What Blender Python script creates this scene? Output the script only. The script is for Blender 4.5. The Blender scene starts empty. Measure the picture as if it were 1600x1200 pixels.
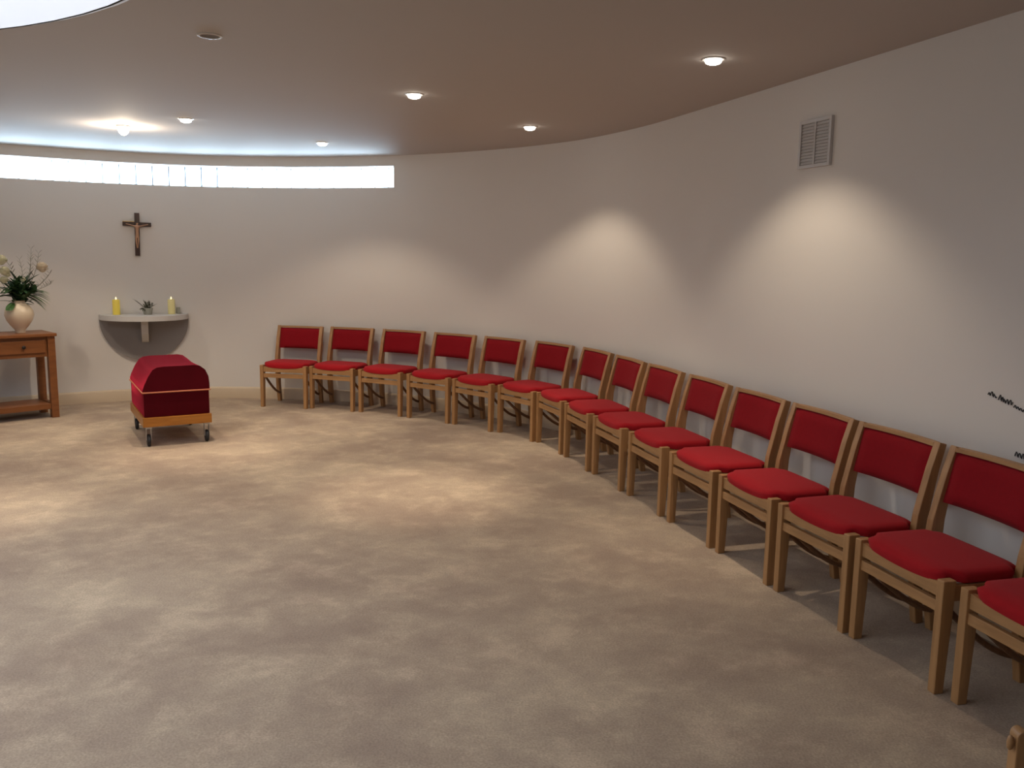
import bpy, bmesh, math, random
from mathutils import Vector, Matrix
from math import tan, sin, cos, pi, radians, hypot, atan2

random.seed(7)
scene = bpy.context.scene
COL = scene.collection
scene.view_settings.view_transform = 'Standard'
scene.view_settings.look = 'None'
scene.view_settings.exposure = 0.0

# ------------------------------------------------------------------ materials
def new_mat(name):
    m = bpy.data.materials.new(name)
    m.use_nodes = True
    return m, m.node_tree.nodes, m.node_tree.links, m.node_tree.nodes['Principled BSDF']

def plain(name, col, rough=.6, metal=0, noise=.0, nscale=8, bump=0, bscale=200, emit=None, estr=0, sheen=0, spec=.5, mapscale=(1, 1, 1)):
    m, N, L, b = new_mat(name)
    b.inputs['Roughness'].default_value = rough
    b.inputs['Metallic'].default_value = metal
    b.inputs['Specular IOR Level'].default_value = spec
    if sheen: b.inputs['Sheen Weight'].default_value = sheen
    tc = N.new('ShaderNodeTexCoord'); mp = N.new('ShaderNodeMapping')
    mp.inputs['Scale'].default_value = mapscale
    L.new(tc.outputs['Object'], mp.inputs[0])
    nz = N.new('ShaderNodeTexNoise'); nz.inputs['Scale'].default_value = nscale; nz.inputs['Detail'].default_value = 5
    L.new(mp.outputs[0], nz.inputs[0])
    mx = N.new('ShaderNodeMix'); mx.data_type = 'RGBA'
    mx.inputs[6].default_value = tuple(c*(1-noise) for c in col)+(1,)
    mx.inputs[7].default_value = tuple(min(1, c*(1+noise)) for c in col)+(1,)
    L.new(nz.outputs[0], mx.inputs[0]); L.new(mx.outputs[2], b.inputs['Base Color'])
    if bump:
        n2 = N.new('ShaderNodeTexNoise'); n2.inputs['Scale'].default_value = bscale; n2.inputs['Detail'].default_value = 3
        L.new(mp.outputs[0], n2.inputs[0])
        bp = N.new('ShaderNodeBump'); bp.inputs['Strength'].default_value = bump; bp.inputs['Distance'].default_value = .003
        L.new(n2.outputs[0], bp.inputs['Height']); L.new(bp.outputs[0], b.inputs['Normal'])
    if emit:
        b.inputs['Emission Color'].default_value = emit+(1,); b.inputs['Emission Strength'].default_value = estr
    return m

def wood(name, c1, c2, rough=.45, scale=(30, 30, 3)):
    m, N, L, b = new_mat(name)
    tc = N.new('ShaderNodeTexCoord'); mp = N.new('ShaderNodeMapping'); mp.inputs['Scale'].default_value = scale
    L.new(tc.outputs['Object'], mp.inputs[0])
    nz = N.new('ShaderNodeTexNoise'); nz.inputs['Scale'].default_value = 1.6; nz.inputs['Detail'].default_value = 6; nz.inputs['Distortion'].default_value = .6
    L.new(mp.outputs[0], nz.inputs[0])
    cr = N.new('ShaderNodeValToRGB')
    cr.color_ramp.elements[0].position = .35; cr.color_ramp.elements[0].color = c1+(1,)
    cr.color_ramp.elements[1].position = .68; cr.color_ramp.elements[1].color = c2+(1,)
    L.new(nz.outputs[0], cr.inputs[0]); L.new(cr.outputs[0], b.inputs['Base Color'])
    b.inputs['Roughness'].default_value = rough
    return m

def carpet_mat():
    m, N, L, b = new_mat('beige_carpet')
    tc = N.new('ShaderNodeTexCoord')
    def noise(sc, det, dist=0, rot=0, stretch=1, rough=.5):
        mp = N.new('ShaderNodeMapping'); mp.inputs['Rotation'].default_value = (0, 0, rot); mp.inputs['Scale'].default_value = (1, stretch, 1)
        L.new(tc.outputs['Object'], mp.inputs[0])
        n = N.new('ShaderNodeTexNoise'); n.inputs['Scale'].default_value = sc; n.inputs['Detail'].default_value = det
        n.inputs['Distortion'].default_value = dist; n.inputs['Roughness'].default_value = rough; L.new(mp.outputs[0], n.inputs[0]); return n
    a = noise(1.2, 8, .2, .5, 1.1, .62)      # large worn patches
    c = noise(3.2, 12, .15, -.6, 1.1, .72)     # footprints and pile direction
    f = noise(120, 3)                 # pile
    r1 = N.new('ShaderNodeValToRGB')
    r1.color_ramp.elements[0].position = .38; r1.color_ramp.elements[0].color = (.375, .282, .212, 1)
    r1.color_ramp.elements[1].position = .62; r1.color_ramp.elements[1].color = (.50, .395, .29, 1)
    L.new(a.outputs[0], r1.inputs[0])
    r2 = N.new('ShaderNodeValToRGB')
    r2.color_ramp.elements[0].position = .43; r2.color_ramp.elements[0].color = (.88, .87, .88, 1)
    r2.color_ramp.elements[1].position = .63; r2.color_ramp.elements[1].color = (1.18, 1.18, 1.17, 1)
    e = r2.color_ramp.elements.new(.53); e.color = (.98, .98, .97, 1)
    L.new(c.outputs[0], r2.inputs[0])
    r3 = N.new('ShaderNodeValToRGB')
    r3.color_ramp.elements[0].position = .3; r3.color_ramp.elements[0].color = (.82, .82, .82, 1)
    r3.color_ramp.elements[1].position = .7; r3.color_ramp.elements[1].color = (1.15, 1.15, 1.15, 1)
    L.new(f.outputs[0], r3.inputs[0])
    m1 = N.new('ShaderNodeMix'); m1.data_type = 'RGBA'; m1.blend_type = 'MULTIPLY'; m1.inputs[0].default_value = 1
    L.new(r1.outputs[0], m1.inputs[6]); L.new(r2.outputs[0], m1.inputs[7])
    m2 = N.new('ShaderNodeMix'); m2.data_type = 'RGBA'; m2.blend_type = 'MULTIPLY'; m2.inputs[0].default_value = 1
    L.new(m1.outputs[2], m2.inputs[6]); L.new(r3.outputs[0], m2.inputs[7])
    L.new(m2.outputs[2], b.inputs['Base Color'])
    b.inputs['Roughness'].default_value = 1; b.inputs['Specular IOR Level'].default_value = .1
    b.inputs['Sheen Weight'].default_value = .1
    bp = N.new('ShaderNodeBump'); bp.inputs['Strength'].default_value = .5; bp.inputs['Distance'].default_value = .004
    L.new(f.outputs[0], bp.inputs['Height'])
    bp2 = N.new('ShaderNodeBump'); bp2.inputs['Strength'].default_value = .12; bp2.inputs['Distance'].default_value = .02
    L.new(c.outputs[0], bp2.inputs['Height']); L.new(bp.outputs[0], bp2.inputs['Normal'])
    L.new(bp2.outputs[0], b.inputs['Normal'])
    return m

M = dict(
    carpet=carpet_mat(),
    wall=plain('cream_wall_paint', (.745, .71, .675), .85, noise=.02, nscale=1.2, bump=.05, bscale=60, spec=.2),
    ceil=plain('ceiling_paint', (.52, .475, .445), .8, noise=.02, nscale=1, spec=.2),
    skirt=plain('cream_skirting_paint', (.62, .50, .36), .5, noise=.05),
    oak=wood('light_oak', (.345, .18, .072), (.46, .25, .105), scale=(22, 22, 2.5)),
    oakx=wood('light_oak_rail', (.345, .18, .072), (.46, .25, .105), scale=(2.5, 22, 22)),
    oakdark=wood('brown_brace_wood', (.16, .072, .03), (.21, .10, .042)),
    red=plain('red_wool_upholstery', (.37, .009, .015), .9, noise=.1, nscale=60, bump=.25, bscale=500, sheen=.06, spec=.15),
    redshade=plain('red_wool_shaded', (.25, .006, .012), .9, noise=.1, nscale=60, bump=.25, bscale=500, sheen=.04, spec=.12),  # same fabric as the seat, shade on the backs put into the colour
    velvet=plain('crimson_velvet', (.08, .002, .006), .85, noise=.25, nscale=5, bump=.1, bscale=60, sheen=.7, spec=.1),
    pine=wood('orange_varnished_pine', (.37, .135, .018), (.48, .19, .03), .35, (4, 30, 30)),
    table=wood('reddish_table_wood', (.20, .068, .020), (.26, .095, .028), .4, (3, 14, 14)),
    cord=plain('copper_cord', (.55, .18, .09), .6, noise=.2, nscale=90),
    black=plain('black_rubber', (.015, .015, .018), .6, noise=.1),
    steel=plain('zinc_steel', (.45, .45, .46), .35, metal=.9, noise=.05),
    iron=plain('dark_iron', (.03, .022, .018), .45, metal=.6, noise=.1),
    shelf=plain('grey_white_shelf_paint', (.60, .58, .56), .6, noise=.03, spec=.3),
    shelfshade=plain('grey_shelf_shadow', (.30, .28, .275), .8, noise=.04, spec=.2),  # shade under the wall shelf put into the colour
    darkwood=wood('dark_cross_wood', (.035, .014, .010), (.07, .028, .018), .35),
    bronze=plain('worn_bronze', (.50, .28, .17), .5, metal=.3, noise=.2, nscale=40),
    gold=plain('polished_brass', (.85, .62, .28), .25, metal=.9, noise=.05),
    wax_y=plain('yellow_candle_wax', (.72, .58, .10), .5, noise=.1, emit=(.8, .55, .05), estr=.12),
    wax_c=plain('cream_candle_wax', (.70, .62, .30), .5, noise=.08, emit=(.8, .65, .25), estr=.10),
    flame=plain('candle_flame_glow', (1, .8, .4), .5, emit=(1, .82, .45), estr=1.6),
    pot=plain('pale_grey_pot', (.36, .36, .31), .5, noise=.2, nscale=30),
    leaf=plain('dark_green_leaf', (.035, .085, .03), .5, noise=.35, nscale=12),
    leaf2=plain('bright_green_leaf', (.07, .17, .05), .5, noise=.3, nscale=12),
    leaf3=plain('olive_leaf', (.075, .075, .045), .6, noise=.3, nscale=12),
    twig=plain('grey_green_foliage', (.17, .165, .12), .7, noise=.3, nscale=20),
    petal=plain('cream_white_petal', (.70, .68, .50), .6, noise=.1, nscale=15),
    petal2=plain('ivory_rose_petal', (.72, .62, .48), .6, noise=.08, nscale=15),
    ceramic=plain('cream_ceramic', (.72, .60, .45), .35, noise=.04),
    vent=plain('white_vent_plastic', (.60, .58, .57), .5, noise=.03),
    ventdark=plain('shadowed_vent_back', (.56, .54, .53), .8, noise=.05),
    ring=plain('white_light_trim', (.62, .58, .54), .4, noise=.02),
    lamp=plain('lit_lamp_glass', (1, .95, .85), .3, emit=(1, .93, .82), estr=14),
    off=plain('unlit_lamp', (.10, .08, .07), .4, noise=.1),
    ink=plain('black_wall_lettering', (.02, .02, .025), .6, noise=.05),
    mortar=plain('white_window_frame_paint', (.75, .76, .78), .6, noise=.02),
    glass=plain('glowing_glass_block', (.8, .9, 1), .25, noise=.03, nscale=30, bump=.3, bscale=25, emit=(.60, .82, 1.0), estr=4.5),
    sky=plain('rooflight_diffuser', (.9, .93, 1), .4, emit=(.84, .91, 1.0), estr=2.2),
    shaft=plain('white_shaft_paint', (.82, .82, .83), .8, noise=.02),
    orangewood=wood('orange_stained_wood', (.42, .13, .03), (.58, .22, .06)),
)

M['velvet'].node_tree.nodes['Principled BSDF'].inputs['Sheen Tint'].default_value = (1, .05, .12, 1)
M['velvet'].node_tree.nodes['Principled BSDF'].inputs['Sheen Roughness'].default_value = .35

# ------------------------------------------------------------------ mesh helpers
def link(name, bm, mat, parent=None, smooth=False, angle=40):
    me = bpy.data.meshes.new(name)
    bmesh.ops.recalc_face_normals(bm, faces=bm.faces[:])
    bm.to_mesh(me); bm.free()
    for m in (mat if isinstance(mat, (list, tuple)) else [mat]): me.materials.append(m)
    o = bpy.data.objects.new(name, me); COL.objects.link(o)
    if parent is not None: o.parent = parent
    if smooth:
        for p in me.polygons: p.use_smooth = True
        try: me.set_sharp_from_angle(angle=radians(angle))
        except Exception: pass
    return o

def thing(name, label, cat, loc=(0, 0, 0), rz=0, group=None):
    o = bpy.data.objects.new(name, None); COL.objects.link(o)
    o.empty_display_size = .05
    o.location = loc; o.rotation_euler = (0, 0, rz)
    o['label'] = label; o['category'] = cat
    if group: o['group'] = group
    return o

def tag(o, label, cat, group=None):
    o['label'] = label; o['category'] = cat
    if group: o['group'] = group
    return o

def struct(o, label, cat):
    o['kind'] = 'structure'; o['label'] = label; o['category'] = cat
    return o

def box(bm, x0, x1, y0, y1, z0, z1, bev=0, M4=None):
    vs = [bm.verts.new((x, y, z)) for x in (x0, x1) for y in (y0, y1) for z in (z0, z1)]
    F = [(0, 1, 3, 2), (4, 6, 7, 5), (0, 4, 5, 1), (2, 3, 7, 6), (0, 2, 6, 4), (1, 5, 7, 3)]
    fs = [bm.faces.new([vs[i] for i in f]) for f in F]
    if M4 is not None: bmesh.ops.transform(bm, matrix=M4, verts=vs)
    if bev:
        es = list({e for f in fs for e in f.edges})
        bmesh.ops.bevel(bm, geom=es, offset=bev, segments=2, profile=.6, affect='EDGES')
    return vs

def rectsweep(bm, path, width_vec=(1, 0, 0), bev=0):
    """path: list of (centre, half_width, half_depth, depth_dir)."""
    rings = []
    w = Vector(width_vec)
    for c, hw, hd, dd in path:
        c = Vector(c); d = Vector(dd).normalized()
        rings.append([bm.verts.new(c+w*sx*hw+d*sy*hd) for sx, sy in ((-1, -1), (1, -1), (1, 1), (-1, 1))])
    fs = []
    for a, b in zip(rings, rings[1:]):
        for i in range(4):
            fs.append(bm.faces.new((a[i], a[(i+1) % 4], b[(i+1) % 4], b[i])))
    fs.append(bm.faces.new(rings[0])); fs.append(bm.faces.new(rings[-1][::-1]))
    if bev:
        bmesh.ops.recalc_face_normals(bm, faces=fs)
        es = [e for e in {e for f in fs for e in f.edges} if len(e.link_faces) == 2 and e.calc_face_angle(0) > .6]
        bmesh.ops.bevel(bm, geom=es, offset=bev, segments=2, profile=.6, affect='EDGES')

def lathe(bm, prof, seg=28, c=(0, 0, 0), cap=True):
    rings = []
    for r, z in prof:
        rings.append([bm.verts.new((c[0]+r*cos(2*pi*i/seg), c[1]+r*sin(2*pi*i/seg), c[2]+z)) for i in range(seg)])
    for a, b in zip(rings, rings[1:]):
        for i in range(seg):
            bm.faces.new((a[i], a[(i+1) % seg], b[(i+1) % seg], b[i]))
    if cap:
        bm.faces.new(rings[0][::-1]); bm.faces.new(rings[-1])

def tube(bm, pts, rad, seg=8):
    pts = [Vector(p) for p in pts]
    n = len(pts); rings = []
    for i, p in enumerate(pts):
        t = (pts[min(i+1, n-1)]-pts[max(i-1, 0)]).normalized()
        up = Vector((0, 0, 1)) if abs(t.z) < .95 else Vector((1, 0, 0))
        a = t.cross(up).normalized(); b = t.cross(a)
        r = rad[i] if isinstance(rad, (list, tuple)) else rad
        rings.append([bm.verts.new(p+(a*cos(2*pi*k/seg)+b*sin(2*pi*k/seg))*r) for k in range(seg)])
    for A, B in zip(rings, rings[1:]):
        for k in range(seg): bm.faces.new((A[k], A[(k+1) % seg], B[(k+1) % seg], B[k]))
    bm.faces.new(rings[0][::-1]); bm.faces.new(rings[-1])

def prism(bm, prof, y0, y1, axis='y', bev=0):
    """prof: list of (a,z) closed polygon extruded along an axis."""
    def P(a, z, t):
        return (a, t, z) if axis == 'y' else (t, a, z)
    A = [bm.verts.new(P(a, z, y0)) for a, z in prof]; B = [bm.verts.new(P(a, z, y1)) for a, z in prof]
    n = len(prof)
    fs = [bm.faces.new(A), bm.faces.new(B[::-1])]
    for i in range(n): fs.append(bm.faces.new((A[i], B[i], B[(i+1) % n], A[(i+1) % n])))
    if bev:
        bmesh.ops.recalc_face_normals(bm, faces=fs)
        es = [e for e in {e for f in fs for e in f.edges} if e.calc_face_angle(0) > .5]
        bmesh.ops.bevel(bm, geom=es, offset=bev, segments=2, profile=.6, affect='EDGES')

# ------------------------------------------------------------------ room shell
C = Vector((-2.84, 5.08))
CEIL = 2.58
WT, WB = 2.478, 2.262          # window head and sill
Ld = Vector((.3003, -.9538)); Ln = Vector((.9538, .3003))
LP = Vector((.491, 6.508)) + Ln*.575      # a point on the straight right wall

def smooth(a, b, x):
    t = max(0, min(1, (x-a)/(b-a))); return t*t*(3-2*t)
def rad_at(deg):
    return 4.25 - .22*smooth(94, 124, deg) - .06*smooth(124, 150, deg)
def arcp(deg):
    r = rad_at(deg); return C+Vector((cos(radians(deg)), sin(radians(deg))))*r
WIN0 = math.degrees(atan2(9.017-5.08, -1.24+2.84))       # right end of the strip window
WIN1 = 138.0
dist = (LP-C).dot(Ln)
TURN = 17.48 + math.degrees(math.acos(min(1, dist/4.25)))
# path from straight wall (near) to arc to the left side
def line_pt(t): return LP+Ld*t
t_corner = (arcp(TURN)-LP).dot(Ld)
near_t = (-2-LP.y)/Ld.y
right_path = []
n = 30
for i in range(n+1):
    right_path.append(line_pt(near_t+(t_corner+.7-near_t)*(i/n)))
# soft bend between straight and arc
pa, pb, pc = right_path[-1], arcp(TURN), arcp(TURN+9.4)
bend = [(pa*(1-s)**2+pb*2*s*(1-s)+pc*s*s) for s in [k/10 for k in range(1, 10)]]
arc1 = [arcp(TURN+9.4+(WIN0-TURN-9.4)*i/24) for i in range(25)]
NB = 34
arcw_deg = [WIN0+(WIN1-WIN0)*i/(NB*2) for i in range(NB*2+1)]
arcw = [arcp(d) for d in arcw_deg]
arc2 = [arcp(WIN1+(190-WIN1)*i/20) for i in range(21)]
tail = [Vector((-6.95, 3.2)), Vector((-7.0, -2))]

def offset_path(path, d):
    out = []
    for i, p in enumerate(path):
        t = (path[min(i+1, len(path)-1)]-path[max(i-1, 0)]).normalized()
        out.append(p+Vector((-t.y, t.x))*d)         # left of travel: into the room
    return out

def strip(bm, path, z0, z1):
    a = [bm.verts.new((p.x, p.y, z0)) for p in path]; b = [bm.verts.new((p.x, p.y, z1)) for p in path]
    for i in range(len(path)-1): bm.faces.new((a[i], a[i+1], b[i+1], b[i]))

def band(bm, pin, pout, z0, z1):
    """solid wall band between an inner and an outer path"""
    R = []
    for p, q in zip(pin, pout):
        R.append([bm.verts.new((p.x, p.y, z0)), bm.verts.new((q.x, q.y, z0)), bm.verts.new((q.x, q.y, z1)), bm.verts.new((p.x, p.y, z1))])
    for a, b in zip(R, R[1:]):
        for i in range(4): bm.faces.new((a[i], a[(i+1) % 4], b[(i+1) % 4], b[i]))
    bm.faces.new(R[0]); bm.faces.new(R[-1][::-1])

TH = .30
def wallband(bm, path, z0, z1): band(bm, path, offset_path(path, -TH), z0, z1)

bm = bmesh.new(); wallband(bm, right_path+bend[:5], 0, CEIL)
struct(link('wall_right', bm, M['wall'], smooth=True), 'smooth off-white wall running behind the near red chairs', 'wall')
bm = bmesh.new()
wallband(bm, bend[4:]+arc1, 0, CEIL)
wallband(bm, arcw, 0, WB); wallband(bm, arcw, WT, CEIL)
wallband(bm, arc2, 0, CEIL)
bmesh.ops.remove_doubles(bm, verts=bm.verts[:], dist=.0005)
struct(link('wall_back', bm, M['wall'], smooth=True), 'curved off-white wall around the far end of the room', 'wall')
bm = bmesh.new(); wallband(bm, [arc2[-1]]+tail, 0, CEIL)
struct(link('wall_left', bm, M['wall']), 'off-white wall on the left side of the room', 'wall')
bm = bmesh.new(); wallband(bm, [tail[-1], right_path[0]], 0, CEIL)
struct(link('wall_front', bm, M['wall']), 'off-white wall behind the camera', 'wall')

outline = right_path+bend+arc1+arcw[1:]+arc2[1:]+tail
outer = offset_path(outline, -TH)
# floor
bm = bmesh.new()
vs = [bm.verts.new((p.x, p.y, 0)) for p in outer]
bm.faces.new(vs)
r = bmesh.ops.extrude_face_region(bm, geom=bm.faces[:])
bmesh.ops.translate(bm, vec=(0, 0, -.1), verts=[v for v in r['geom'] if isinstance(v, bmesh.types.BMVert)])
bmesh.ops.triangulate(bm, faces=[f for f in bm.faces if len(f.verts) > 4])
struct(link('floor', bm, M['carpet']), 'mottled beige fitted carpet', 'floor')
# ceiling with a round rooflight opening
WC, WR = Vector((-3.22, 1.83)), 2.42
bm = bmesh.new()
vo = [bm.verts.new((p.x, p.y, CEIL)) for p in outer]
vi = [bm.verts.new((WC.x+WR*cos(2*pi*i/72), WC.y+WR*sin(2*pi*i/72), CEIL)) for i in range(72)]
es = []
for L_ in (vo, vi):
    for i in range(len(L_)): es.append(bm.edges.new((L_[i], L_[(i+1) % len(L_)])))
bmesh.ops.triangle_fill(bm, use_beauty=True, use_dissolve=False, edges=es)
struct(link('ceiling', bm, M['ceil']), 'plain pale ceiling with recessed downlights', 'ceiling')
# rooflight
w2 = thing('window_2', 'round rooflight opening with white shaft at the top left', 'skylight', (WC.x, WC.y, CEIL)); w2['kind'] = 'structure'
bm = bmesh.new()
lathe(bm, [(WR, -.012), (WR, .75), (WR+.05, .75), (WR+.05, .002), (WR+.012, -.012)], 72, cap=False)
link('shaft', bm, M['shaft'], w2, True)
bm = bmesh.new(); lathe(bm, [(WR+.04, .74), (WR+.04, .78)], 72); link('diffuser', bm, M['sky'], w2)

# skirting
def skirting(name, path, label):
    bm = bmesh.new()
    prof = [(0, 0), (.016, 0), (.016, .105), (.010, .118), (0, .124)]
    offs = [offset_path(path, d) for d, z in prof]
    R = [[bm.verts.new((offs[k][i].x, offs[k][i].y, prof[k][1])) for k in range(5)] for i in range(len(path))]
    for a, b in zip(R, R[1:]):
        for k in range(5): bm.faces.new((a[k], a[(k+1) % 5], b[(k+1) % 5], b[k]))
    bm.faces.new(R[0]); bm.faces.new(R[-1][::-1])
    struct(link(name, bm, M['skirt'], smooth=True), label, 'skirting board')
skirting('baseboard_back', bend[4:]+arc1+arcw[1:]+arc2[1:], 'cream skirting board along the curved wall')
skirting('baseboard_right', right_path+bend[:5], 'cream skirting board behind the near chairs')

# strip window of glass blocks
w1 = thing('window_1', 'long curved strip window of bright glass blocks below the ceiling', 'window', (arcp(100).x, arcp(100).y, WB)); w1['kind'] = 'structure'
O1 = Vector((arcp(100).x, arcp(100).y, WB))
nb = NB
bm = bmesh.new(); bmf = bmesh.new()
for i in range(nb):
    d0 = WIN0+(WIN1-WIN0)*i/nb; d1 = WIN0+(WIN1-WIN0)*(i+1)/nb
    p0, p1 = arcp(d0), arcp(d1)
    t = (p1-p0); ln = t.length; t.normalize(); nrm = Vector((t.y, -t.x))       # outward
    g = .003
    X = Vector((t.x, t.y, 0)); Y = Vector((nrm.x, nrm.y, 0)); Z = Vector((0, 0, 1))
    o = Vector((p0.x, p0.y, WB))-O1
    Mt = Matrix((( X.x, Y.x, 0, o.x), (X.y, Y.y, 0, o.y), (0, 0, 1, o.z), (0, 0, 0, 1)))
    # pillow shaped block with rounded corners
    W_, H_ = ln-2*g, (WT-WB)-.010
    rows = []
    rc = .030
    def outline_pts(inset, rcx):
        pts = []
        for cx, cz, a0 in ((W_-rcx-inset, H_-rcx-inset, 0), (rcx+inset, H_-rcx-inset, 90), (rcx+inset, rcx+inset, 180), (W_-rcx-inset, rcx+inset, 270)):
            for k in range(5):
                a = radians(a0+22.5*k); pts.append((cx+rcx*cos(a)+g, cz+rcx*sin(a)+.005))
        return pts
    for dep, ins in ((.24, 0), (.162, 0), (.150, .012)):
        rows.append([bm.verts.new(Mt @ Vector((x, dep, z))) for x, z in outline_pts(ins, rc-ins*.5)])
    for a, b in zip(rows, rows[1:]):
        for k in range(20): bm.faces.new((a[k], a[(k+1) % 20], b[(k+1) % 20], b[k]))
    bm.faces.new(rows[-1]); bm.faces.new(rows[0][::-1])
    box(bmf, 0, ln, .175, .235, 0, WT-WB, M4=Mt)
link('glass_blocks', bm, M['glass'], w1, True)
link('mortar_grid', bmf, M['mortar'], w1)
# daylight entering through the strip window, slanting up off the bright ground outside
for k in range(7):
    dg = WIN0+(124-WIN0)*(k+.5)/7
    pt = arcp(dg); nrm = (pt-C).normalized()
    l = bpy.data.lights.new('window_daylight', 'AREA'); l.shape = 'RECTANGLE'; l.size = .50; l.size_y = .17
    l.energy = 3.2; l.color = (.58, .80, 1.0); l.spread = radians(75)
    o = bpy.data.objects.new('window_daylight', l); COL.objects.link(o)
    pos = Vector((pt.x+nrm.x*.10, pt.y+nrm.y*.10, (WT+WB)/2))
    o.location = pos-O1; o.parent = w1
    d = Vector((-nrm.x, -nrm.y, tan(radians(5))))
    o.rotation_euler = d.to_track_quat('-Z', 'Y').to_euler()

# ------------------------------------------------------------------ downlights
def spot(name, loc, power, size, blend, col, parent, rad=.04, rot=(0, 0, 0)):
    l = bpy.data.lights.new(name, 'SPOT'); l.energy = power; l.spot_size = radians(size); l.spot_blend = blend
    l.color = col; l.shadow_soft_size = rad
    o = bpy.data.objects.new(name, l); COL.objects.link(o); o.parent = parent; o.location = loc; o.rotation_euler = rot
    return o
WARM = (1, .83, .63)
def downlight(x, y, label, lit=True, narrow=55, wide=60, grp='recessed ceiling downlights'):
    t = thing('recessed_downlight', label, 'ceiling light', (x, y, CEIL), group=grp)
    bm = bmesh.new(); lathe(bm, [(.043, -.001), (.046, -.006), (.056, -.005), (.058, .0)], 32, cap=False)
    link('trim_ring', bm, M['ring'], t, True)
    bm = bmesh.new(); lathe(bm, [(.043, -.003), (.042, -.012), (.037, -.021), (.022, -.027), (.004, -.029)] if lit else [(.0435, -.002), (.030, -.0012)], 28)
    link('lamp_face', bm, M['lamp'] if lit else M['off'], t, lit)
    if lit:
        spot('wide_beam', (0, 0, -.045), wide, 112, .45, WARM, t)
        spot('narrow_beam', (0, 0, -.045), narrow, 42, 1.0, WARM, t)
    return t
downlight(-.64, 5.61, 'lit recessed downlight above the bright pool on the open carpet', narrow=130, wide=30)
downlight(.11, 6.91, 'lit recessed downlight nearest the middle of the curved chair row', narrow=40, wide=36)
downlight(.99, 4.53, 'lit recessed downlight over the near chairs by the wall vent', narrow=40, wide=36)
downlight(-1.76, 8.08, 'lit recessed downlight close to the right end of the strip window', narrow=40, wide=36)
downlight(-2.51, 6.77, 'lit recessed downlight directly above the red draped trolley', narrow=110, wide=30)
downlight(-3.35, 5.0, 'lit recessed downlight left of frame over the open carpet', narrow=110, wide=30)
downlight(-4.35, 7.35, 'lit recessed downlight left of frame in front of the flower table', narrow=40, wide=36)
downlight(-1.48+.05, 4.2, 'unlit recessed downlight near the top left of the ceiling', lit=False)

t = thing('ceiling_spotlight', 'bright round ceiling spotlight in front of the crucifix wall', 'ceiling light', (-3.17, 7.18, CEIL))
bm = bmesh.new(); lathe(bm, [(.055, -.001), (.055, -.010), (.03, -.014)], 28); link('base_plate', bm, M['ring'], t, True)
bm = bmesh.new(); lathe(bm, [(.012, -.012), (.036, -.022), (.042, -.036), (.034, -.056), (.014, -.072)], 24); link('bulb', bm, M['lamp'], t, True)
l = bpy.data.lights.new('bulb_light', 'POINT'); l.energy = 18; l.color = WARM; l.shadow_soft_size = .045
o = bpy.data.objects.new('bulb_light', l); COL.objects.link(o); o.parent = t; o.location = (0, 0, -.10)
spot('bulb_spot', (0, 0, -.15), 40, 125, .6, WARM, t)

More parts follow.
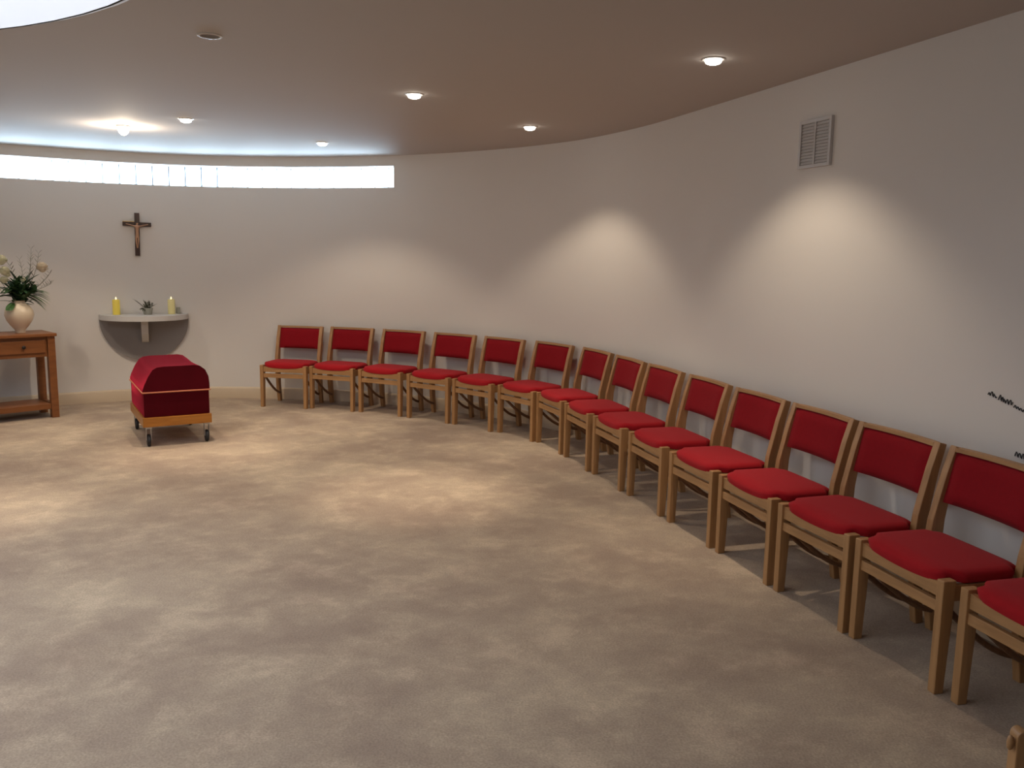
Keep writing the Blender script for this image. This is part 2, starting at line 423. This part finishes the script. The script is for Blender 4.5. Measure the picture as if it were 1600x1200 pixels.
# ------------------------------------------------------------------ chairs
CH_GROUP = 'red upholstered oak chairs in the curved row along the wall'
def make_chair(label):
    t = thing('upholstered_chair', label, 'chair', group=CH_GROUP)
    LW = .2375
    for s in (-1, 1):
        # tapered front leg
        bm = bmesh.new()
        rectsweep(bm, [((s*LW, .020, 0), .018, .020, (0, 1, 0)), ((s*LW, .026, .30), .018, .026, (0, 1, 0)),
                       ((s*LW, .028, .437), .018, .028, (0, 1, 0))], bev=.004)
        link('front_leg', bm, M['oak'], t)
    for s in (-1, 1):
        # sabre-shaped rear leg and back post in one
        bm = bmesh.new()
        x = s*.239
        rectsweep(bm, [((x, .405, 0), .018, .020, (0, 1, 0)), ((x, .385, .15), .018, .024, (0, 1, 0)),
                       ((x, .375, .30), .018, .029, (0, 1, 0)), ((x, .372, .42), .018, .032, (0, 1, 0)),
                       ((x, .378, .50), .018, .030, (0, 1, .05)), ((x, .394, .58), .018, .026, (0, 1, -.12)),
                       ((x, .420, .70), .018, .022, (0, 1, -.2)), ((x, .452, .812), .018, .019, (0, 1, -.25))], bev=.004)
        link('rear_leg', bm, M['oak'], t)
    # front apron with a dipped top edge
    bm = bmesh.new()
    top = [(-.2215+.443*i/12, .424-.020*sin(pi*i/12)) for i in range(13)]
    prism(bm, [(-.2215, .367)]+top+[(.2215, .367)][::1], .012, .032, 'y')
    link('front_apron', bm, M['oakx'], t)
    bm = bmesh.new(); box(bm, -.2215, .2215, .010, .032, .308, .350, .003); link('front_rail', bm, M['oakx'], t)
    for s in (-1, 1):
        bm = bmesh.new(); box(bm, s*.2375-.011, s*.2375+.011, .05, .345, .355, .415, .002); link('side_rail', bm, M['oak'], t)
        bm = bmesh.new()
        path = []
        for i in range(11):
            u = i/10; y = .045+.335*u; z = .325-.235*sin(u*pi/2*.85)**1.0 if u > 0 else .330
            path.append((s*.222, y, z))
        rings = []
        tube(bm, path, .0125, 8)
        link('curved_brace', bm, M['oakdark'], t, True)
    bm = bmesh.new(); box(bm, -.221, .221, .362, .382, .35, .41, .002); link('rear_rail', bm, M['oakx'], t)
    # seat cushion: domed, drooping slightly over the apron
    bm = bmesh.new()
    NX, NY = 28, 26
    def seat_pt(i, j, topside):
        u = -1+2*i/NX; v = j/NY
        # corner notch round the leg tops at the front
        hw = .216+.034*smooth(.08, .20, v)-.034*smooth(.84, .90, v)
        x = u*hw
        y0 = .002+.030*abs(u)**8; y1 = .374-.006*abs(u)**8
        y = y0+(y1-y0)*v
        eu = max(0, 1-abs(u)**12); ev = max(0, 1-abs(2*v-1)**12)
        edge = (eu*ev)**.5
        ztop = .446-.012*(1-u*u)*max(0, 1-v*6)+.018*edge+.006*(1-u*u)*(sin(pi*v))
        zbot = .420-.014*(1-u*u)*max(0, 1-v*6)
        if topside: return (x, y, ztop)
        return (x*.975, y*.97+.006, zbot)
    T = [[bm.verts.new(seat_pt(i, j, True)) for j in range(NY+1)] for i in range(NX+1)]
    B = [[bm.verts.new(seat_pt(i, j, False)) for j in range(NY+1)] for i in range(NX+1)]
    for i in range(NX):
        for j in range(NY):
            bm.faces.new((T[i][j], T[i+1][j], T[i+1][j+1], T[i][j+1])); bm.faces.new((B[i][j], B[i][j+1], B[i+1][j+1], B[i+1][j]))
    for i in range(NX):
        bm.faces.new((T[i][0], B[i][0], B[i+1][0], T[i+1][0])); bm.faces.new((T[i][NY], T[i+1][NY], B[i+1][NY], B[i][NY]))
    for j in range(NY):
        bm.faces.new((T[0][j], T[0][j+1], B[0][j+1], B[0][j])); bm.faces.new((T[NX][j], B[NX][j], B[NX][j+1], T[NX][j+1]))
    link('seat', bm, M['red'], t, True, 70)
    # curved padded backrest between the posts
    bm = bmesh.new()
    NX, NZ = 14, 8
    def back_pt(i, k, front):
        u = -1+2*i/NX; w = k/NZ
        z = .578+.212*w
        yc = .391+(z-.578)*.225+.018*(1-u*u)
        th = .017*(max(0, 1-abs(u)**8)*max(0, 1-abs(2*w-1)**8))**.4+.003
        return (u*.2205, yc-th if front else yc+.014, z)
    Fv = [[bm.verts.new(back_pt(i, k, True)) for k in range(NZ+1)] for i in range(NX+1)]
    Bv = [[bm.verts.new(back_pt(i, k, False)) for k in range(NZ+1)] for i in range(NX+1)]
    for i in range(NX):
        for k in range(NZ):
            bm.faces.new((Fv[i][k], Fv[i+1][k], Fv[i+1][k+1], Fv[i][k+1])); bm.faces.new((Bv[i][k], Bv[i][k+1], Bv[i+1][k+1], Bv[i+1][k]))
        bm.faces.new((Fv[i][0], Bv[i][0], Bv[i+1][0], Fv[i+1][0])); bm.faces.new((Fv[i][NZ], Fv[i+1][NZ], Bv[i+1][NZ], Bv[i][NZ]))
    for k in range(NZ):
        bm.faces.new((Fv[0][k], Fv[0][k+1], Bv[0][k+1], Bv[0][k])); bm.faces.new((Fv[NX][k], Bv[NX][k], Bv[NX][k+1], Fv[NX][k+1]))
    link('backrest', bm, M['redshade'], t, True, 70)
    # thin top rail
    bm = bmesh.new()
    R = []
    for i in range(13):
        u = -1+2*i/12; y = .445+.018*(1-u*u)
        R.append([bm.verts.new((u*.222, y+dy, z)) for dy, z in ((-.016, .7935), (.016, .7935), (.018, .811), (-.014, .811))])
    for a, b in zip(R, R[1:]):
        for k in range(4): bm.faces.new((a[k], a[(k+1) % 4], b[(k+1) % 4], b[k]))
    bm.faces.new(R[0]); bm.faces.new(R[-1][::-1])
    link('top_rail', bm, M['oakx'], t, True)
    return t

def dup(root, loc, rz, label):
    r = root.copy(); COL.objects.link(r); r.location = loc; r.rotation_euler = (0, 0, rz); r['label'] = label
    for ch in list(root.children):
        c = ch.copy(); COL.objects.link(c); c.parent = r
    return r

CH = [(-2.353, 8.747, -11.3), (-1.842, 8.657, -19.6), (-1.322, 8.457, -27.0), (-.817, 8.164, -33.6), (-.378, 7.839, -42.8),
      (.024, 7.471, -52.7), (.302, 7.041, -68.6), (.491, 6.504, -73.4), (.670, 5.967, -73.0), (.852, 5.401, -74.1),
      (1.026, 4.821, -73.0), (1.193, 4.285, -74.1), (1.357, 3.748, -72.6), (1.515, 3.236, -75.6), (1.680, 2.700, -76.0)]
ORD = ['first', 'second', 'third', 'fourth', 'fifth', 'sixth', 'seventh', 'eighth', 'ninth', 'tenth', 'eleventh', 'twelfth', 'thirteenth', 'fourteenth', 'fifteenth']
def chlabel(i):
    if i == 0: return 'red-cushioned oak chair at the far left end of the curved row'
    if i == 14: return 'red-cushioned oak chair nearest the camera, cut off at the right edge'
    if i == 13: return 'red-cushioned oak chair second from the near right end of the row'
    return 'red-cushioned oak chair, %s from the far left end of the row' % ORD[i]
base = None
for i, (x, y, a) in enumerate(CH):
    if base is None:
        base = make_chair(chlabel(0)); base.location = (x, y, 0); base.rotation_euler = (0, 0, radians(a))
    else: dup(base, (x, y, 0), radians(a), chlabel(i))

# ------------------------------------------------------------------ draped trolley (left of centre)
ang = radians(30)
t = thing('draped_trolley', 'low wheeled wooden trolley under a crimson velvet cover with copper cord', 'trolley', (-2.975, 6.845, 0), ang)
W_, D_ = .52, .86
bm = bmesh.new(); box(bm, -.008, W_+.008, -.008, D_, .165, .243, .006); link('wooden_base', bm, M['pine'], t)
bm = bmesh.new(); box(bm, .004, W_-.004, .004, D_-.012, .2435, .447, .012); link('lower_cover', bm, M['velvet'], t, True)
# velvet pall: flat top, sloping shoulders, the front left corner folded
def pall():
    bm = bmesh.new()
    NJ = 14
    def prof(v):
        d = v*D_
        e = smooth(0, .55, v)          # fold at the near end
        sh = .10-.03*e
        zl = .455+.11*(1-e)*0
        pts = [(0.0, .447), (0.0, .470), (.012, .505), (.045, .575), (.082, .630), (.115, .649), (.17, .655), (.30, .655), (W_-.115, .657), (W_-.07, .648),
               (W_-.030, .615), (W_-.006, .560), (W_, .50), (W_, .447)]
        return pts
    R = []
    for j in range(NJ+1):
        v = j/NJ; row = []
        dip = .012*sin(pi*v)
        for k, (x, z) in enumerate(prof(v)):
            zz = z-(dip if .55 < z else 0)
            # pinch the near end down and inwards a little at the top edge
            yy = v*(D_-.01)
            if j == 0 and z > .6: yy += .006
            row.append(bm.verts.new((x, yy, zz)))
        R.append(row)
    for a, b in zip(R, R[1:]):
        for k in range(len(a)-1): bm.faces.new((a[k], a[k+1], b[k+1], b[k]))
        bm.faces.new((a[-1], a[0], b[0], b[-1]))
    bm.faces.new(R[0]); bm.faces.new(R[-1][::-1])
    return bm
link('velvet_top', pall(), M['velvet'], t, True, 50)
bm = bmesh.new()
tube(bm, [(-.002, D_, .447), (-.002, .0, .447), (0, -.003, .447), (W_, -.003, .447), (W_+.002, 0, .447), (W_+.002, D_, .447)], .0065, 8)
link('cord', bm, M['cord'], t, True)
for cx, cy in ((.035, .035), (W_-.03, .035), (.035, D_-.04), (W_-.03, D_-.04)):
    bm = bmesh.new()
    box(bm, cx-.024, cx+.024, cy-.024, cy+.024, .150, .166, .002)
    box(bm, cx-.020, cx-.016, cy-.018, cy+.022, .052, .152, .001); box(bm, cx+.016, cx+.020, cy-.018, cy+.022, .052, .152, .001)
    c = link('caster_fork', bm, M['steel'], t)
    bm = bmesh.new()
    lathe(bm, [(.030, -.013), (.046, -.012), (.050, -.006), (.050, .006), (.046, .012), (.030, .013)], 28)
    bmesh.ops.rotate(bm, cent=(0, 0, 0), matrix=Matrix.Rotation(pi/2, 3, 'Y'), verts=bm.verts[:])
    bmesh.ops.translate(bm, vec=(cx, cy+.008, .050), verts=bm.verts[:])
    link('wheel', bm, M['black'], c, True)

# ------------------------------------------------------------------ console table with vase
ta = radians(45)
t = thing('console_table', 'reddish wooden console table with one visible drawer at the left edge', 'table', (-4.315, 8.085, 0), ta)
# local x runs along the front edge (negative = away to the left), y goes back
L_, DP = 1.05, .40
for nm, x0, y0 in (('leg', -.065, 0), ('leg', -.065, DP-.06), ('leg', -L_, 0), ('leg', -L_, DP-.06)):
    bm = bmesh.new(); box(bm, x0, x0+.065, y0, y0+.06, 0, .775, .004); link(nm, bm, M['table'], t)
bm = bmesh.new(); box(bm, -L_-.012, .012, -.025, DP+.012, .776, .806, .006); link('tabletop', bm, M['table'], t)
bm = bmesh.new(); box(bm, -L_+.066, -.066, .022, .040, .585, .775); box(bm, -L_+.066, -.066, DP-.03, DP-.01, .585, .775)
box(bm, -.050, -.015, .061, DP-.061, .585, .775); box(bm, -L_+.015, -L_+.05, .061, DP-.061, .585, .775); link('apron', bm, M['table'], t)
for x0, x1 in ((-.515, -.085), (-.965, -.535)):
    bm = bmesh.new(); box(bm, x0, x1, .004, .022, .625, .745, .004); d = link('drawer', bm, M['table'], t)
    bm = bmesh.new(); lathe(bm, [(.006, 0), (.006, .012), (.016, .018), (.017, .026), (.008, .032)], 16)
    bmesh.ops.rotate(bm, cent=(0, 0, 0), matrix=Matrix.Rotation(pi/2, 3, 'X'), verts=bm.verts[:])
    kx = x1-.19 if x0 > -.6 else x0+.215
    bmesh.ops.translate(bm, vec=(kx, .004, .685), verts=bm.verts[:])
    link('knob', bm, M['iron'], d, True)
bm = bmesh.new(); box(bm, -L_+.066, -.066, .008, DP-.008, .085, .135, .003)
box(bm, -.05, -.012, .061, DP-.061, .085, .135, .002); link('lower_shelf', bm, M['table'], t)

def tl(x, y, z=0):  # table local -> world
    return Vector((-4.315+x*cos(ta)-y*sin(ta), 8.085+x*sin(ta)+y*cos(ta), z))
# dark object on the lower shelf, cut by the frame edge
p = tl(-.61, .20, .135)
t = thing('storage_box', 'black box on the lower shelf of the wooden table, cut off by the edge', 'box', p, ta)
bm = bmesh.new(); box(bm, -.17, .10, -.11, .11, 0, .13, .006); link('box_body', bm, M['black'], t)
bm = bmesh.new(); box(bm, -.175, .105, -.115, .115, .1302, .155, .004); link('lid', bm, M['black'], t)

# vase
vp = tl(-.235, .20, .806)
t = thing('flower_vase', 'round cream ceramic vase on the wooden table', 'vase', vp)
bm = bmesh.new()
lathe(bm, [(.040, 0), (.043, .012), (.046, .030), (.075, .065), (.108, .115), (.124, .165), (.118, .210), (.092, .252), (.060, .278), (.052, .290), (.058, .300), (.050, .300), (.044, .288), (.044, .25)], 36)
link('vase_body', bm, M['ceramic'], t, True, 60)

# ------------------------------------------------------------------ flowers
def blade(bm, base, d, length, width, droop=.3, seg=6):
    base = Vector(base); d = Vector(d).normalized()
    side = d.cross(Vector((0, 0, 1)))
    if side.length < .1: side = Vector((1, 0, 0))
    side.normalize(); p = base.copy(); prev = None
    for i in range(seg+1):
        u = i/seg; w = width*(sin(pi*min(1, u*.92+.08)))**.7
        a, m, b = bm.verts.new(p-side*w/2), bm.verts.new(p+Vector((0, 0, -w*.15))), bm.verts.new(p+side*w/2)
        if prev:
            bm.faces.new((prev[0], prev[1], m, a)); bm.faces.new((prev[1], prev[2], b, m))
        prev = (a, m, b)
        dd = (d+Vector((0, 0, -droop*u*1.6))).normalized(); p = p+dd*length/seg

def bloom(bm, c, r, petals=14, seed=0):
    rr = random.Random(seed); c = Vector(c)
    core = []
    bmesh.ops.create_icosphere(bm, subdivisions=2, radius=r*.5, matrix=Matrix.Translation(c+Vector((0, 0, r*.12))))
    for layer in range(4):
        for k in range(petals//2+layer*2):
            a = 2*pi*k/(petals//2+layer*2)+layer*.4+rr.uniform(-.2, .2)
            el = radians(75-layer*30+rr.uniform(-8, 8)); d = Vector((cos(a)*cos(el), sin(a)*cos(el), sin(el)))
            s = d.cross(Vector((0, 0, 1))); s = s.normalized() if s.length > .05 else Vector((1, 0, 0)); n = s.cross(d)
            R = []
            for i in range(5):
                u = i/4; w = r*.42*sin(pi*(.15+.75*u))
                q = c+Vector((d.x, d.y, d.z*.8))*r*.75*sin(1.5*u)+Vector((0, 0, r*.28*u*u))
                R.append([bm.verts.new(q+s*w*x+Vector((0, 0, r*.10*abs(x)))) for x in (-1, -.4, .4, 1)])
            for A, B in zip(R, R[1:]):
                for j in range(3): bm.faces.new((A[j], A[j+1], B[j+1], B[j]))

CR = Vector((.87, .49, 0))       # roughly the picture's right seen from the room
CR = Vector((.88, .47, 0)).normalized()
BK = Vector((-CR.y, CR.x, 0))
mouth = vp+Vector((0, 0, .28))
def fp(r, u, b=0): return mouth+CR*r+BK*b+Vector((0, 0, u))      # right, up, back from the vase mouth
t = thing('flower_bouquet', 'bouquet of white flowers and green foliage in the cream vase', 'flowers', mouth)
inv = Matrix.Translation(-mouth)
def flink(name, bm, mat, smoothf=True):
    bm.transform(inv); return link(name, bm, mat, t, smoothf, 80)
bm = bmesh.new(); R_ = random.Random(3)
for k in range(110):
    a = R_.uniform(0, 2*pi); el = R_.uniform(-.15, 1.2)
    d = CR*cos(a)*cos(el)+BK*sin(a)*cos(el)+Vector((0, 0, sin(el)))
    s = fp(R_.uniform(-.05, .07), R_.uniform(.0, .16), R_.uniform(-.03, .03))
    blade(bm, s, d, R_.uniform(.10, .20), R_.uniform(.03, .055), R_.uniform(.1, .7))
for k in range(14):      # darker cluster to the right
    blade(bm, fp(.09+R_.uniform(-.04, .05), .13+R_.uniform(-.05, .06), R_.uniform(-.04, .04)), (R_.uniform(-.5, 1), R_.uniform(-1, .5), R_.uniform(.1, 1)), .10, .045, .3)
flink('leaves', bm, M['leaf'])
bm = bmesh.new()
for k in range(22):      # arching palm-like blades on the right
    f = k/21
    d = CR*(1.0)+BK*R_.uniform(-.5, .3)+Vector((0, 0, .45-.95*f))
    blade(bm, fp(.06, .10-.04*f, R_.uniform(-.03, .02)), d, R_.uniform(.17, .24), .024, .60)
for k in range(5): blade(bm, fp(-.04, .0, -.05), CR*(-.5+.1*k)-BK*.6+Vector((0, 0, -.1)), .12, .045, 1.0)
flink('palm_blades', bm, M['leaf2'])
bm = bmesh.new()
for r0, u0, r1, u1 in ((.05, .1, .13, .50), (.08, .12, .19, .46), (.03, .1, .03, .40), (.10, .1, .27, .27), (.10, .1, .28, .18), (-.03, .1, -.05, .34), (-.08, .1, -.22, .30), (.06, .1, .12, .42)):
    pts = [fp(r0+(r1-r0)*s+.02*sin(3*s), u0+(u1-u0)*s, 0) for s in [i/8 for i in range(9)]]
    tube(bm, pts, [.003*(1-.6*i/8) for i in range(9)], 5)
    for i in range(3, 9):
        for q in (-1, 1):
            blade(bm, pts[i], CR*q*.55+Vector((0, R_.uniform(-.3, .3), .8)), .05, .014, .1, 3)
flink('twigs', bm, M['twig'])
for i, (r, u, rad) in enumerate(((-.112, .375, .07), (-.092, .275, .066), (-.10, .20, .05), (.215, .31, .072), (.05, .205, .035), (-.21, .23, .055), (-.16, .12, .04), (-.25, .33, .05), (-.07, .25, .035))):
    bm = bmesh.new(); bloom(bm, fp(r, u, -.05 if r < .2 else -.02), rad, 14, i)
    flink('bloom', bm, M['petal2'] if i == 3 else M['petal'])

# ------------------------------------------------------------------ wall shelf and what stands on it
def wall_frame(x, y):
    """point on the arc wall nearest direction, plus frame: local x to the right along the wall, local y into the wall"""
    deg = math.degrees(atan2(y-C.y, x-C.x)); p = arcp(deg)
    a, b = arcp(deg-.5), arcp(deg+.5)
    tx = (a-b).normalized()
    return p, atan2(tx.y, tx.x)
SZ = .925
sp, sa = wall_frame(-3.915, 9.16)
# chord frame: shift so the flat back meets the curved wall at both ends
t = thing('wall_shelf', 'half-round grey wall shelf with a dark half-disc added as its shadow, behind the trolley', 'shelf', (sp.x, sp.y, SZ), sa)
RS = .435
def half(bm, r, y, z0, z1, seg=36, sy=1.0):
    pts = [(r*cos(pi+pi*i/seg), y+r*sy*sin(pi+pi*i/seg)) for i in range(seg+1)]
    A = [bm.verts.new((x, yy, z0)) for x, yy in pts]; B = [bm.verts.new((x, yy, z1)) for x, yy in pts]
    bm.faces.new(A); bm.faces.new(B[::-1])
    n = len(pts)
    for i in range(n): bm.faces.new((A[i], B[i], B[(i+1) % n], A[(i+1) % n]))
bm = bmesh.new(); half(bm, RS, -.026, -.052, 0); 
link('shelf_board', bm, M['shelf'], t, True, 30)
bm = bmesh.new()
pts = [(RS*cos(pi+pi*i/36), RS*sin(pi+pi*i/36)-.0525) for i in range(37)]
prism(bm, pts, -.046, -.004, 'y'); link('shadow_half_disc', bm, M['shelfshade'], t)  # solid half-disc added in the shape of the shelf's cast shadow
bm = bmesh.new()
prism(bm, [(-.027, -.0525), (-.27, -.0525), (-.268, -.10), (-.22, -.20), (-.12, -.275), (-.05, -.30), (-.027, -.30)], -.034, .034, 'x', .004)
link('bracket', bm, M['shelf'], t)
def sl(x, y, z=0):
    return Vector((sp.x+x*cos(sa)-y*sin(sa), sp.y+x*sin(sa)+y*cos(sa), SZ+z))
def candle(x, y, h, mat, label):
    t = thing('pillar_candle', label, 'candle', sl(x, y), group='pillar candles on the wall shelf')
    bm = bmesh.new(); lathe(bm, [(.034, 0), (.036, .004), (.036, h-.006), (.033, h), (.028, h-.004), (.008, h-.010)], 28); link('wax', bm, mat, t, True, 50)
    bm = bmesh.new(); tube(bm, [(0, 0, h-.012), (.001, 0, h+.004)], .0015, 6); link('wick', bm, M['black'], t)
    bm = bmesh.new(); lathe(bm, [(.002, h+.0), (.007, h+.007), (.008, h+.012), (.004, h+.022), (.0008, h+.030)], 12); link('flame', bm, M['flame'], t, True, 80)
candle(-.262, -.13, .155, M['wax_y'], 'bright yellow lit pillar candle at the left of the wall shelf')
candle(.268, -.12, .155, M['wax_c'], 'pale cream lit pillar candle at the right of the wall shelf')
t = thing('candle_shadow_cup', 'small grey cup added for the shadow right of the cream candle', 'shadow stand-in', sl(.335, -.085))  # small solid added where the cream candle's shadow falls
bm = bmesh.new(); lathe(bm, [(.016, 0), (.020, .006), (.019, .05), (.021, .068), (.017, .068), (.016, .02)], 20); link('shadow_cup_body', bm, M['pot'], t, True)
pc = sl(.035, -.16)
t = thing('potted_plant', 'small spiky green plant in a pale pot at the shelf centre', 'plant', pc)
bm = bmesh.new(); lathe(bm, [(.036, 0), (.040, .004), (.052, .060), (.054, .070), (.048, .070), (.046, .055)], 28); link('pot', bm, M['pot'], t, True, 50)
bm = bmesh.new(); R_ = random.Random(11)
for k in range(26):
    a = R_.uniform(0, 2*pi); el = R_.uniform(.35, 1.4)
    blade(bm, (R_.uniform(-.02, .02), R_.uniform(-.02, .02), .062), (cos(a)*cos(el)-.15, sin(a)*cos(el)*.6, sin(el)), R_.uniform(.05, .11), .014, .25, 4)
for k in range(4): blade(bm, (-.01, -.01, .062), (-.75-.05*k, -.35, .70+.08*k), .18-.012*k, .016, .05, 5)
for k in range(5): blade(bm, (-.02, -.03, .07), (-.9+.3*k, -.6, .2-.1*k), .06, .02, .9, 4)
link('leaves', bm, M['leaf3'], t, True, 80)
bm = bmesh.new()
for k in range(7): bloom(bm, (.028+R_.uniform(-.02, .025), R_.uniform(-.03, .01), .085+R_.uniform(-.005, .04)), .016, 8, k)
link('small_flowers', bm, M['pot'], t, True)

# ------------------------------------------------------------------ crucifix
cp, ca = wall_frame(-3.945, 9.15)
t = thing('crucifix', 'dark wooden crucifix with a bronze figure on the curved wall', 'crucifix', (cp.x, cp.y, 1.75), ca)
t.rotation_euler = (0, radians(1.2), ca)
bm = bmesh.new(); box(bm, -.024, .024, -.038, -.016, -.22, .22, .003); link('upright', bm, M['darkwood'], t)
bm = bmesh.new(); box(bm, -.137, .137, -.036, -.015, .083, .126, .003); link('crossbeam', bm, M['darkwood'], t)
bm = bmesh.new(); box(bm, -.137, -.024, -.037, -.017, .1265, .133, .001); link('brass_edge', bm, M['gold'], t)
# small cast figure: one continuous skinned body
def skin_figure(name, verts, edges, radii, mat, parent, levels=1):
    me = bpy.data.meshes.new(name); me.from_pydata(verts, edges, [])
    o = bpy.data.objects.new(name, me); COL.objects.link(o); o.parent = parent
    md = o.modifiers.new('skin', 'SKIN'); md.use_smooth_shade = True
    for i, v in enumerate(me.skin_vertices[0].data):
        v.radius = (radii[i], radii[i]*.8); v.use_root = (i == 0)
    s = o.modifiers.new('sub', 'SUBSURF'); s.levels = levels; s.render_levels = levels
    me.materials.append(mat)
    return o
if True:
    V = [(0, -.052, -.015), (0, -.054, .035), (0, -.053, .078), (0, -.056, .098), (.004, -.062, .118),
         (-.028, -.050, .085), (-.065, -.046, .096), (-.108, -.043, .106), (.028, -.050, .085), (.065, -.046, .096), (.108, -.043, .106),
         (-.011, -.056, -.03), (-.010, -.064, -.075), (-.004, -.050, -.125), (.011, -.056, -.03), (.010, -.062, -.075), (.005, -.048, -.125), (-.003, -.058, -.142), (.005, -.056, -.142)]
    E_ = [(0, 1), (1, 2), (2, 3), (3, 4), (2, 5), (5, 6), (6, 7), (2, 8), (8, 9), (9, 10), (0, 11), (11, 12), (12, 13), (13, 17), (0, 14), (14, 15), (15, 16), (16, 18)]
    Rr = [.017, .016, .019, .008, .013, .009, .007, .005, .009, .007, .005, .012, .009, .006, .012, .009, .006, .004, .004]
    o = bpy.data.meshes.new('figure'); o.from_pydata(V, E_, [])
    fo = bpy.data.objects.new('figure', o); COL.objects.link(fo); fo.parent = t
    md = fo.modifiers.new('skin', 'SKIN'); md.use_smooth_shade = True
    if not o.skin_vertices:
        bpy.context.view_layer.objects.active = fo
    if o.skin_vertices:
        for i, v in enumerate(o.skin_vertices[0].data): v.radius = (Rr[i], Rr[i]*.8); v.use_root = (i == 0)
    sm = fo.modifiers.new('sub', 'SUBSURF'); sm.levels = 1; sm.render_levels = 1
    o.materials.append(M['bronze'])

# ------------------------------------------------------------------ vent on the straight wall
def on_line(x, y):
    p = Vector((x, y)); return LP+Ld*((p-LP).dot(Ld))
vpn = on_line(1.615, 4.80)
va = atan2(Ld.y, Ld.x)
t = thing('wall_vent', 'white louvred vent grille high on the right wall', 'vent', (vpn.x, vpn.y, 2.212), va)
hw, hh = .137, .128
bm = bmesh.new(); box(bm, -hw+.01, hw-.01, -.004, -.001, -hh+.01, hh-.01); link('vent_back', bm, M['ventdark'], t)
bm = bmesh.new()
box(bm, -hw, -hw+.018, -.018, 0, -hh, hh, .002); box(bm, hw-.018, hw, -.018, 0, -hh, hh, .002)
box(bm, -hw+.018, hw-.018, -.018, 0, -hh, -hh+.018, .002); box(bm, -hw+.018, hw-.018, -.018, 0, hh-.018, hh, .002)
box(bm, -.006, .006, -.016, 0, -hh+.018, hh-.018, .001); link('vent_frame', bm, M['vent'], t)
for k in range(13):
    z = -hh+.028+k*(2*hh-.056)/12
    bm = bmesh.new()
    for x0, x1 in ((-hw+.019, -.007), (.007, hw-.019)):
        Mt = Matrix.Translation((0, -.009, z)) @ Matrix.Rotation(radians(66), 4, 'X')
        box(bm, x0, x1, -.008, .008, -.0012, .0012, M4=Mt)
    link('louvre', bm, M['vent'], t)

# ------------------------------------------------------------------ lettering on the right wall (blurred handwriting, illegible in the photo)
def lettering(px, py, z, length, label, seed, tilt):
    p = on_line(px, py)
    t = thing('wall_lettering', label, 'wall lettering', (p.x, p.y, z), va)
    rr = random.Random(seed); bm = bmesh.new(); x = 0.0
    while x < length:
        n = rr.choice((3, 4, 5, 6)); 
        for c in range(n):
            w = rr.uniform(.011, .017); h = rr.choice((.012, .014, .012, .013, .026, .022)); pts = []
            for i in range(9):
                u = i/8; pts.append((x+w*(u-.18*sin(2*pi*u)), -.0022, h*abs(sin(pi*u*1.5))*(1-.3*u)))
            tube(bm, pts, .0021, 5); x += w
        x += .012
    t.rotation_mode = 'XYZ'; t.rotation_euler = (0, radians(tilt), va)
    link('letters', bm, M['ink'], t, True)
lettering(2.012, 3.593, 1.035, .55, 'upper line of small black handwritten lettering on the right wall', 2, 14)
lettering(2.06, 3.44, .806, .42, 'lower line of small black handwritten lettering on the right wall', 5, 8)

# ------------------------------------------------------------------ wooden stand at the lower right corner
sa2 = radians(-50)
t = thing('wooden_stand', 'pale wooden stand with rounded top and brass fittings at bottom right corner', 'stand', (.981, 1.53, .0), 0)
def post(x, y):
    bm = bmesh.new()
    prof = []
    for i in range(13):
        a = pi*i/12; prof.append((.0135*cos(a), .694+.014*sin(a)))
    prof = [(.0135, .60)]+prof+[(-.0135, .60), (-.024, .40), (-.030, 0.03), (.030, .03), (.024, .40)]
    prism(bm, [(a+x, z) for a, z in prof], y-.014, y+.014, 'y', .003)
    link('post', bm, M['oak'], t)
post(0, 0); post(.34, -.10)
bm = bmesh.new(); box(bm, -.06, .40, -.16, .06, 0, .03, .006); link('foot', bm, M['oak'], t)
bm = bmesh.new(); box(bm, .016, .33, -.012, .010, .28, .632, .004); link('panel', bm, M['orangewood'], t)
bm = bmesh.new(); tube(bm, [(.012, -.008, .680), (.06, -.02, .680), (.30, -.09, .680), (.328, -.1, .680)], .008, 10); link('brass_rail', bm, M['gold'], t, True)
bm = bmesh.new(); lathe(bm, [(.002, -.016), (.0055, -.012), (.0065, 0), (.005, .010), (.002, .014)], 16, (-.021, -.004, .682)); link('knob', bm, M['oak'], t, True)
bm = bmesh.new(); lathe(bm, [(.002, -.02), (.009, -.012), (.011, 0), (.009, .010), (.002, .014)], 16, (-.026, -.004, .612)); link('brass_knob', bm, M['gold'], t, True)

# ------------------------------------------------------------------ world and camera
w = bpy.data.worlds.new('world'); scene.world = w; w.use_nodes = True
w.node_tree.nodes['Background'].inputs[0].default_value = (.6, .75, 1, 1)
w.node_tree.nodes['Background'].inputs[1].default_value = .4

cam = bpy.data.cameras.new('camera'); co = bpy.data.objects.new('camera', cam); COL.objects.link(co)
cam.sensor_fit = 'HORIZONTAL'; cam.sensor_width = 36; cam.lens = 36*1345.6/1600
cam.clip_start = .05
p, r = radians(8.459), radians(.832)
f = Vector((0, cos(p), -sin(p))); u = Vector((0, sin(p), cos(p))); x = Vector((1, 0, 0))
X = x*cos(r)+u*sin(r); U = -x*sin(r)+u*cos(r)
co.matrix_world = Matrix(((X.x, U.x, -f.x, 0), (X.y, U.y, -f.y, 0), (X.z, U.z, -f.z, 1.585), (0, 0, 0, 1)))
scene.camera = co
